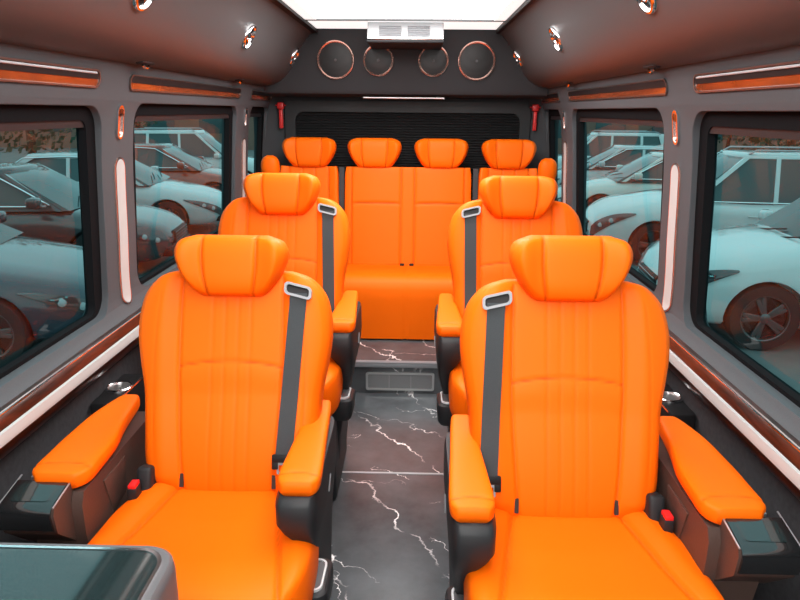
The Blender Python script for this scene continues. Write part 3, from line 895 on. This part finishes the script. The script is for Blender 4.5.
# ------------------------------------------------------------------ rear row
def rear_seat(name, label, X, hwid, heads, double, group=None):
    Yj, zj, rec = 4.035, .555, math.radians(10)
    t = thing(name, label, 'seat', (X, Yj, .18), group)
    z0 = zj-.18
    LB = .645
    def bk(x, h, tt):
        y = .05-tt
        return Vector((x, y*math.cos(rec)+h*math.sin(rec), z0-.025 - y*math.sin(rec)+h*math.cos(rec)))
    cols = [-.195, .195] if double else [0]
    def rel(x, u, s):
        a = abs(x); z = 0
        if double:
            z -= .008*g(a-.043, .006) + .007*g(a-hwid+.045, .006)
            if .043 < a < hwid-.045: z -= .008*g(u-.635-.012*(1-((a-.2)/.16)**2), .009)
            z += .01*g(a-.2, .14)
        else:
            z -= .007*g(a-.125, .006) + .004*g(a-.04, .004)
            z += .018*sstep(.12, .18, a)
        return z
    def sm(x, u, s):
        a = abs(x); m = 0
        if double:
            m = max(.7*g(a-.043, .0035), .7*g(a-hwid+.045, .0035))
            if .043 < a < hwid-.045: m = max(m, .9*g(u-.635-.012*(1-((a-.2)/.16)**2), .006))
        else: m = max(.7*g(a-.125, .003), .4*g(a-.04, .003))
        return m
    hw = smooth_tab([(0, hwid-.01), (.1, hwid), (.9, hwid), (1, hwid-.008)])
    bm = bmesh.new()
    pillow(bm, hw, LB, .05, .05, bk, relief=rel, seam=sm, ns=150 if double else 90, nu=90, pn=9, pu=14)
    obj('backrest', bm, ORANGE, t, True, 180)
    # cushion with a tall front skirt
    bm = bmesh.new()
    secs = []
    for y, zt, k in ((.03, z0, .97), (-.05, z0+.0, 1), (-.2, z0+.012, 1), (-.32, z0+.022, 1), (-.375, z0+.012, 1), (-.402, z0-.018, 1), (-.412, z0-.055, .995), (-.41, z0-.12, .99), (-.40, z0-.25, .985), (-.392, .012, .98)):
        secs.append((y, zt, k))
    lay = bm.verts.layers.float.new('seam')
    n = 60 if double else 30
    top = []
    for y, zt, k in secs:
        row = []
        for i in range(n+1):
            s = -1+2*i/n
            e = max(0., 1-abs(s)**16)**(1/5)
            dip = .006*g(abs(s)*hwid-.0, .006) if double else 0
            row.append(bm.verts.new((s*hwid*k, y + (.02*(1-e) if y < -.35 else 0) + (.006*dip/.006 if y < -.38 and double else 0), zt - .03*(1-e) - (dip if y > -.36 else 0))))
        top.append(row)
    for a, b in zip(top, top[1:]):
        for i in range(n): bm.faces.new((a[i], a[i+1], b[i+1], b[i]))
    # sides, back and underside
    bb = [bm.verts.new((s*hwid, .03, .012)) for s in (-1, 1)]
    bm.faces.new([r[0] for r in top] + [bb[0]]); bm.faces.new([r[-1] for r in top][::-1] + [bb[1]])
    bm.faces.new([v for v in top[0]][::-1] + bb); bm.faces.new([v for v in top[-1]] + bb[::-1])
    obj('seat_cushion', bm, ORANGE, t, True, 60)
    bm = bmesh.new(); box(bm, -hwid+.04, hwid-.04, -.36, .0, 0, .03); obj('plinth', bm, BLACK, t)
    k = 1.12
    for hx in heads:
        def hm(p, hx=hx):
            b = bk(hx-X, LB-.012, .03); r2 = math.radians(5); y = -p[2]; h = p[1]
            return Vector((b.x+p[0], b.y+y*math.cos(r2)+h*math.sin(r2), b.z-y*math.sin(r2)+h*math.cos(r2)))
        class HM:
            def __init__(s, f): s.f = f
            def __matmul__(s, v): return s.f(v)
        headrest(t, HM(hm), k)
    return t, bk, LB
t, bk, LB = rear_seat('rear_bench', 'orange two-place bench seat in the middle of the back row', .022, .402, (-.19, .229), True)
bm = bmesh.new()
bm.free()
for x in (-.03, .03):
    bm = bmesh.new(); box(bm, x-.014, x+.014, -.025, .0, .368, .386, .004, 2)
    obj('belt_buckle', bm, BLACK, t)
for sg, hx in ((-1, -.602), (1, .652)):
    c = hx + sg*.004
    t, bk, LB = rear_seat('single_seat', 'orange single seat with side wing at the %s end of the back row' % ('left' if sg < 0 else 'right'), c, .185, (hx,), False, 'single seats at the ends of the back row')
    bm = bmesh.new()
    W = smooth_tab([(0, .048), (.4, .056), (.7, .054), (.9, .040), (1, .018)])
    pillow(bm, W, .14, .05, .04, lambda x, h, tt: Vector((x+sg*.215, -.02-tt, .60-.18+.545-.03+h-.02)), ns=30, nu=30, pn=2.6, pu=2.8)
    obj('side_wing', bm, ORANGE, t, True, 180)
    # belt hanging in the gap beside the bench
    bm = bmesh.new()
    xg = -sg*(.185+.0195)
    rows = []
    for k in range(20):
        h = LB-.005 - (LB-.03)*k/19
        rows.append([bk(xg+dx, h, .012+d) for dx, d in ((-.016, 0), (.016, 0), (.016, .003), (-.016, .003))])
    loft(bm, rows); obj('seat_belt', bm, BELT, t)

# ------------------------------------------------------------------ side trays with cup holders
for sg, Yc, zt, yk in ((1, 1.96, .625, 0), (-1, 1.96, .625, 0)):
    t = thing('cup_holder_tray', 'black side tray with a silver cup holder between the %s front seat and the wall' % ('right' if sg > 0 else 'left'), 'tray', (sg*.887, Yc, zt), 'cup holder trays beside the front seats')
    bm = bmesh.new()
    box(bm, -.043, .043, -.16, .085, -.624, .0, .008, 2); obj('tray', bm, BLACK, t)
    M = Matrix.Translation((sg*.0, -.04, 0))
    bm = bmesh.new(); lathe(bm, [(.034, -.001), (.035, .007), (.038, .009), (.0415, .006), (.042, 0), (.034, -.001)], M, 36); obj('cup_ring', bm, CHROME, t)
    bm = bmesh.new(); lathe(bm, [(.0345, .0), (.0345, .0035), (.02, .0025), (0, .0025)], M, 30); obj('cup_floor', bm, ALU, t)
    bm = bmesh.new(); tube(bm, [(sg*-.041, -.155, .004), (sg*-.041, .08, .004)], .0035, 8); obj('chrome_edge', bm, CHROME, t)

# ------------------------------------------------------------------ glass-topped cabinet at the bottom left
t = thing('cabinet', 'dark glass-topped cabinet in front of the left front seat', 'cabinet', (-.585, .672, 0))
bm = bmesh.new()
o_ = rrect(.25, .295, .055, 8)
loft(bm, [[(p[0]*k, p[1]*k, z) for p in o_] for z, k in ((0, .97), (.5, .985), (.68, 1.), (.742, 1.), (.757, .992), (.762, .975))])
obj('body', bm, GREYPL, t, True, 35)
bm = bmesh.new()
i_ = rrect(.232, .277, .045, 8)
ring(bm, [(p[0]*1.0, p[1]*1.0) for p in i_], [(p[0]*.975, p[1]*.98) for p in i_], lambda p, d: (p[0], p[1], .7605+d), .005); obj('chrome_rim', bm, CHROME, t, True, 50)
bm = bmesh.new(); plate(bm, [(p[0]*.976, p[1]*.981) for p in i_], lambda p, d: (p[0], p[1], d), .758, .7638); obj('glass_top', bm, SCREEN, t)

# ------------------------------------------------------------------ outside
GZ = -.72
bm = bmesh.new(); box(bm, -60, 60, -40, 80, GZ-.1, GZ); struct('ground', bm, ASPHALT, False)

def car(label, loc, heading, mat, kind='sedan', name='parked_car'):
    t = thing(name, label, 'car', loc, 'cars parked beside the van')
    t.rotation_euler = (0, 0, heading)
    suv = kind == 'suv'
    H = 1.68 if suv else 1.46
    tip = smooth_tab([(-2.25, .80), (-2.1, .98 if suv else .95), (-1.6, 1.06 if suv else 1.0), (0, 1.02 if suv else .96), (.9, 1.03 if suv else .95), (1.4, .96 if suv else .87), (1.9, .86 if suv else .76), (2.15, .72 if suv else .66), (2.26, .56)])
    hwf = smooth_tab([(-2.25, .70), (-2.0, .84), (-1.2, .90), (1.2, .90), (1.8, .86), (2.1, .74), (2.26, .52)])
    bot = smooth_tab([(-2.25, .40), (-2.0, .26), (-1.5, .22), (1.6, .22), (2.1, .24), (2.26, .34)])
    secs = []
    N = 44
    for k in range(N+1):
        x = -2.25+4.51*k/N
        w, zt, zb = hwf(x), tip(x), bot(x)
        half = [(0, zt), (w*.45, zt-.005), (w*.74, zt-.02), (w*.86, zt-.05), (w*.94, zt-.10), (w*.985, zt-.17), (w, zb+(zt-zb)*.5), (w*.985, zb+(zt-zb)*.25), (w*.96, zb+.05), (w*.88, zb), (0, zb)]
        secs.append([(x, y, z) for y, z in half] + [(x, -y, z) for y, z in half[-2:0:-1]])
    bm = bmesh.new(); loft(bm, secs)
    body = obj('body', bm, mat, t, True, 50)
    cut = []
    for wx in (1.36, -1.36):
        for sy in (1, -1):
            c = bmesh.new(); lathe(c, [(.37, -.17), (.37, .17)], Matrix.Translation((wx, sy*.86, .33)) @ Matrix.Rotation(PI/2, 4, 'X'), 32)
            bmesh.ops.recalc_face_normals(c, faces=c.faces)
            cc = obj('cut', c, BLACK, t, False); cut.append(cc)
    bpy.context.view_layer.update()
    apply_bool(body, cut)
    # greenhouse: glass core + painted roof and pillars
    bx0, bx1, tx0, tx1 = (.98, -2.0, .15, -1.75) if suv else (1.0, -1.85, .22, -1.0)
    zb = .97
    def gh(u, v, o=0.):   # u: -1..1 across, v 0 base..1 top ; four corners ring
        return None
    def ringpts(v, inset=0.):
        z = zb + (H-.05-zb)*v; hw_ = .80-.20*v - inset
        f = bx0+(tx0-bx0)*v - inset; b = bx1+(tx1-bx1)*v + inset
        return [(f+.06*(1-abs(a))*1.0, a*hw_*.96, z) for a in (-1, -.5, 0, .5, 1)] + [(f-.35, hw_, z), (0-.25*1, hw_*1.01, z), (b+.35, hw_, z)] + [(b, a*hw_*.94, z) for a in (1, .5, 0, -.5, -1)] + [(b+.35, -hw_, z), (-.25, -hw_*1.01, z), (f-.35, -hw_, z)]
    bm = bmesh.new(); loft(bm, [ringpts(v, .012) for v in (-.1, .33, .66, 1)]); obj('window_glass', bm, CARGLASS, t, True, 50)
    bm = bmesh.new()
    r0 = ringpts(1.0, -.01); r1 = [(p[0]*.96-.02, p[1]*.93, H-.015) for p in r0]; r2 = [(p[0]*.8-.1, p[1]*.6, H) for p in r0]
    loft(bm, [[(p[0], p[1], p[2]-.03) for p in r0], r0, r1, r2])
    obj('roof', bm, mat, t, True, 60)
    bm = bmesh.new()
    for sy in (-1, 1):
        def pil(xa, xb, w, out=.012):
            s = []
            for v in (-.1, .35, .7, 1.0):
                z = zb+(H-.05-zb)*v; hw_ = (.80-.20*v)+out
                x = xa+(xb-xa)*v
                s.append([(x-w, sy*(hw_-.03), z), (x+w, sy*(hw_-.05), z), (x+w, sy*hw_, z), (x-w, sy*hw_, z)])
            loft(bm, s)
        pil(bx0-.12, tx0-.04, .04); pil(-.28, -.30, .03); pil(bx1+.14, tx1+.10, .10)
        if suv: pil(-1.12, -1.1, .035)
    obj('pillar', bm, mat, t, True, 60)
    bm = bmesh.new()
    for sy in (-1, 1):
        tube(bm, [(bx0-.2, sy*.822, zb+.02), (-.3, sy*.83, zb+.02), (bx1+.3, sy*.822, zb+.02)], .012, 8)
        if not suv: tube(bm, [(bx0-.17, sy*.80, zb+.03), ((bx0+tx0)/2-.13, sy*.715, zb+(H-.05-zb)*.5), (tx0-.12, sy*.63, H-.075), (-.3, sy*.615, H-.05), (tx1-.05, sy*.63, H-.08), ((bx1+tx1)/2+.1, sy*.72, zb+.2)], .011, 8)
    obj('window_trim', bm, CHROME, t)
    for wx in (1.36, -1.36):
        for sy in (1, -1):
            M = Matrix.Translation((wx, sy*.80, .33)) @ Matrix.Rotation(-sy*PI/2, 4, 'X')
            bm = bmesh.new(); lathe(bm, [(.2, -.09), (.32, -.10), (.335, -.06), (.335, .06), (.32, .09), (.23, .095), (.2, .05)], M, 32); wh = obj('wheel', bm, TYRE, t)
            bm = bmesh.new()
            lathe(bm, [(.235, .05), (.235, .092), (.215, .088), (.2, .03), (0, .03)], M, 32)
            for a in range(5):
                A = M @ Matrix.Rotation(2*PI*a/5, 4, 'Z')
                for o_ in (-.13, .13):
                    box(bm, 0, .21, -.022, .022, .055, .085, .006, 1, mat=A @ Matrix.Rotation(o_, 4, 'Z'))
            lathe(bm, [(.05, .03), (.05, .088), (.03, .094), (0, .094)], M, 16)
            obj('rim', bm, RIM, wh)
    for sy in (1, -1):
        bm = bmesh.new()
        hh = .20 if suv else .14
        rows = []
        for k in range(9):
            x = 2.235-.58*(k/8)**1.15
            w = hwf(x); zc = tip(x)-.165+.03*k/8
            hgt = hh*(1-.92*(k/8)**1.8)
            rows.append([(x+.006, sy*(w*1.003+.004), zc-hgt*.5), (x+.012, sy*(w*1.0+.006), zc), (x+.004, sy*(w*.97+.006), zc+hgt*.5), (x-.04, sy*(w*.9), zc+hgt*.4), (x-.04, sy*(w*.92), zc-hgt*.5)])
        loft(bm, rows); hl = obj('headlight', bm, DKLAMP, t, True, 60)
        bm = bmesh.new()
        for xx in (2.12, 1.98):
            lathe(bm, [(.036, -.01), (.036, .012), (.02, .02), (0, .022)], Matrix.Translation((xx+.012, sy*(hwf(xx)+.004), tip(xx)-.16)) @ Matrix.Rotation(-sy*PI/2*.8, 4, 'X'), 16)
        obj('lens', bm, LAMP, hl)
        bm = bmesh.new()
        box(bm, -.07, .07, -.10, .10, -.065, .065, .04, 3, mat=Matrix.Translation((.72, sy*.99, zb+.09)))
        box(bm, -.03, .03, -.08, .04, -.06, -.01, .01, 1, mat=Matrix.Translation((.72, sy*.86, zb+.06)))
        obj('wing_mirror', bm, mat, t)
        bm = bmesh.new()
        for xx in (.0, -1.0): box(bm, xx-.10, xx+.10, sy*.895-.018, sy*.895+.018, .78, .805, .008, 2)
        obj('door_handle', bm, CHROME if not suv else mat, t)
    bm = bmesh.new(); box(bm, 2.17, 2.285, -.36, .36, .40, .58, .03, 3)
    gr = obj('grille', bm, BLACK, t)
    bm = bmesh.new()
    for k in range(4): box(bm, 2.28, 2.292, -.34, .34, .425+k*.042, .433+k*.042)
    obj('grille_bar', bm, CHROME, gr)
    bm = bmesh.new(); box(bm, 2.02, 2.29, -.62, .62, .26, .36, .03, 2); obj('lower_intake', bm, BLACK, t)
    bm = bmesh.new()
    for y in (-.35, .15): tube(bm, [(1.06, y, zb+.03), (.93, y+.38, zb+.10)], .009, 6)
    obj('wiper', bm, BLACK, t)
    bm = bmesh.new()
    for sy in (-1, 1): box(bm, -2.26, -2.0, sy*.56-.16, sy*.56+.16, .78, .90, .03, 2)
    obj('tail_lamp', bm, RED, t)
    if suv:
        bm = bmesh.new()
        for sy in (-1, 1): tube(bm, [(.1, sy*.56, H-.02), (0, sy*.56, H+.035), (-1.5, sy*.56, H+.035), (-1.62, sy*.56, H-.02)], .015, 8)
        obj('roof_rail', bm, SATIN, t)
        bm = bmesh.new(); tube(bm, [(-1.3, 0, H), (-1.62, 0, H+.22)], .008, 6); obj('aerial', bm, BLACK, t)
    return t
# right-hand row: fronts towards the van (heading = direction of +x)
hd = PI - .12
car('white tall parked car nearest the right side windows', (4.9, 6.75, GZ), PI-.10, P_WHITE, 'suv')
car('white parked car directly beyond the nearest white one on the right', (5.1, 10.3, GZ), PI-.12, P_WHITE, 'suv')
car('pale pearl saloon parked third in the row right of the van', (5.2, 13.6, GZ), PI-.12, P_PEARL, 'sedan')
car('silver saloon parked fourth in the row right of the van', (5.3, 16.6, GZ), PI-.1, P_SILVER, 'sedan')
car('white parked car at the far end of the row right of the van', (5.4, 19.6, GZ), PI-.1, P_WHITE, 'suv')
# left-hand row
car('dark blue saloon parked nearest the left side window, bonnet towards the van', (-5.1, 5.9, GZ), .14, P_BLUE, 'sedan')
car('graphite saloon with bright window trim parked behind the dark blue one', (-5.6, 9.0, GZ), .12, P_DARK, 'sedan')
car('silver saloon seen through the middle left window', (-5.75, 12.0, GZ), .12, P_SILVER, 'sedan')
car('red saloon parked beyond the silver one left of the van', (-5.8, 15.0, GZ), .1, P_RED, 'sedan')
car('white car at the far end of the row left of the van', (-5.9, 18.0, GZ), .1, P_WHITE, 'suv')

# low building and trees beyond the cars
def building(X0, X1, Y0_, Y1_, h, label):
    t = thing('building', label, 'building', ((X0+X1)/2, (Y0_+Y1_)/2, GZ))
    w, d = (X1-X0)/2, (Y1_-Y0_)/2
    bm = bmesh.new(); box(bm, -w, w, -d, d, 0, h); obj('wall', bm, RENDERW, t)
    bm = bmesh.new(); box(bm, -w-.4, w+.4, -d-.4, d+.4, h, h+.35, .05, 1); obj('roof', bm, ROOFM, t)
    bm = bmesh.new()
    n = int(w*2/3)
    for k in range(n):
        x = -w+1.5+k*3
        box(bm, x-.8, x+.8, -d-.03, -d+.02, .9, 2.3)
    obj('window', bm, CARGLASS, t)
building(6, 40, 36, 44, 3.4, 'long low brown building far beyond the cars on the right')
building(-40, -9, 38, 46, 3.2, 'long low brown building far beyond the cars on the left')
def tree(x, y, h, label):
    t = thing('tree', label, 'tree', (x, y, GZ), 'trees beyond the parked cars')
    bm = bmesh.new(); tube(bm, [(0, 0, 0), (.1, .05, h*.3), (.05, .1, h*.6)], [.16, .12, .06], 8); obj('trunk', bm, BARK, t)
    bm = bmesh.new(); rng = random.Random(int(x*10+y))
    for k in range(1600):
        while True:
            p = Vector((rng.uniform(-1, 1), rng.uniform(-1, 1), rng.uniform(-1, 1)))
            if .35 < p.length < 1: break
        c = Vector((p.x*h*.38, p.y*h*.38, h*.62+p.z*h*.40))
        n = Vector((rng.gauss(0, 1), rng.gauss(0, 1), rng.gauss(0, 1))).normalized()
        a = n.orthogonal().normalized()*rng.uniform(.06, .12); b = n.cross(a)*.55
        bm.faces.new([bm.verts.new(c+q) for q in (-a, b, a, -b)])
    obj('crown', bm, LEAF, t, False)
for k, (x, y, h) in enumerate(((9.5, 17, 4.2), (10.5, 24, 5.2), (14, 30, 5.5), (-10, 17, 4.4), (-11, 24, 5.0), (-13, 31, 5.6))):
    order = ('closest', 'middle', 'farthest')[k % 3]
    tree(x, y, h, 'leafy green tree beyond the cars on the %s, %s of three' % ('right' if x > 0 else 'left', order))

# ------------------------------------------------------------------ light, sky, camera
w = bpy.data.worlds.new('sky'); SC.world = w; w.use_nodes = True
nt = w.node_tree; bg = nt.nodes['Background']
sky = nt.nodes.new('ShaderNodeTexSky'); sky.sky_type = 'HOSEK_WILKIE'
sky.sun_direction = Vector((.1, -.75, .65)).normalized(); sky.turbidity = 7; sky.ground_albedo = .4
mx = nt.nodes.new('ShaderNodeMix'); mx.data_type = 'RGBA'; mx.inputs['Factor'].default_value = .72
mx.inputs['B'].default_value = (1, 1, 1, 1)
nt.links.new(sky.outputs[0], mx.inputs['A']); nt.links.new(mx.outputs['Result'], bg.inputs['Color'])
bg.inputs['Strength'].default_value = 1.5

def area(name, loc, rot, sx, sy, power, col=(1, 1, 1)):
    l = bpy.data.lights.new(name, 'AREA'); l.shape = 'RECTANGLE'; l.size = sx; l.size_y = sy; l.energy = power; l.color = col
    o = bpy.data.objects.new(name, l); COL.objects.link(o); o.location = loc; o.rotation_euler = rot
    return o
area('cab_fill', (0, -.5, 1.72), (math.radians(68), 0, 0), 1.5, .5, 24, (1, .97, .93))  # added fill behind the camera, stands in for windscreen daylight on the seat fronts

area('dome_lamp', (0, 2.9, 1.955), (0, 0, 0), .9, .6, 14, (1, .98, .95))  # extra fill added just under the ceiling panel to brighten the rear rows

f = 646.178
pi_, ya, ro = math.radians(16.29070733), math.radians(1.18143188), math.radians(.51938616)
cam = bpy.data.cameras.new('camera'); co = bpy.data.objects.new('camera', cam); COL.objects.link(co)
cam.sensor_width = 36; cam.lens = 36*f/800; cam.clip_start = .02; cam.clip_end = 300
R = Matrix.Rotation(ya, 4, 'Z') @ Matrix.Rotation(PI/2-pi_, 4, 'X') @ Matrix.Rotation(ro, 4, 'Z')
co.matrix_world = Matrix.Translation((.06388, 0, 1.5)) @ R
SC.camera = co
SC.view_settings.view_transform = 'Standard'
SC.view_settings.look = 'None'
SC.view_settings.exposure = 0
SC.cycles.use_denoising = True
SC.cycles.max_bounces = 8
SC.cycles.transparent_max_bounces = 12
SC.cycles.sample_clamp_indirect = 6
SC.cycles.caustics_reflective = False
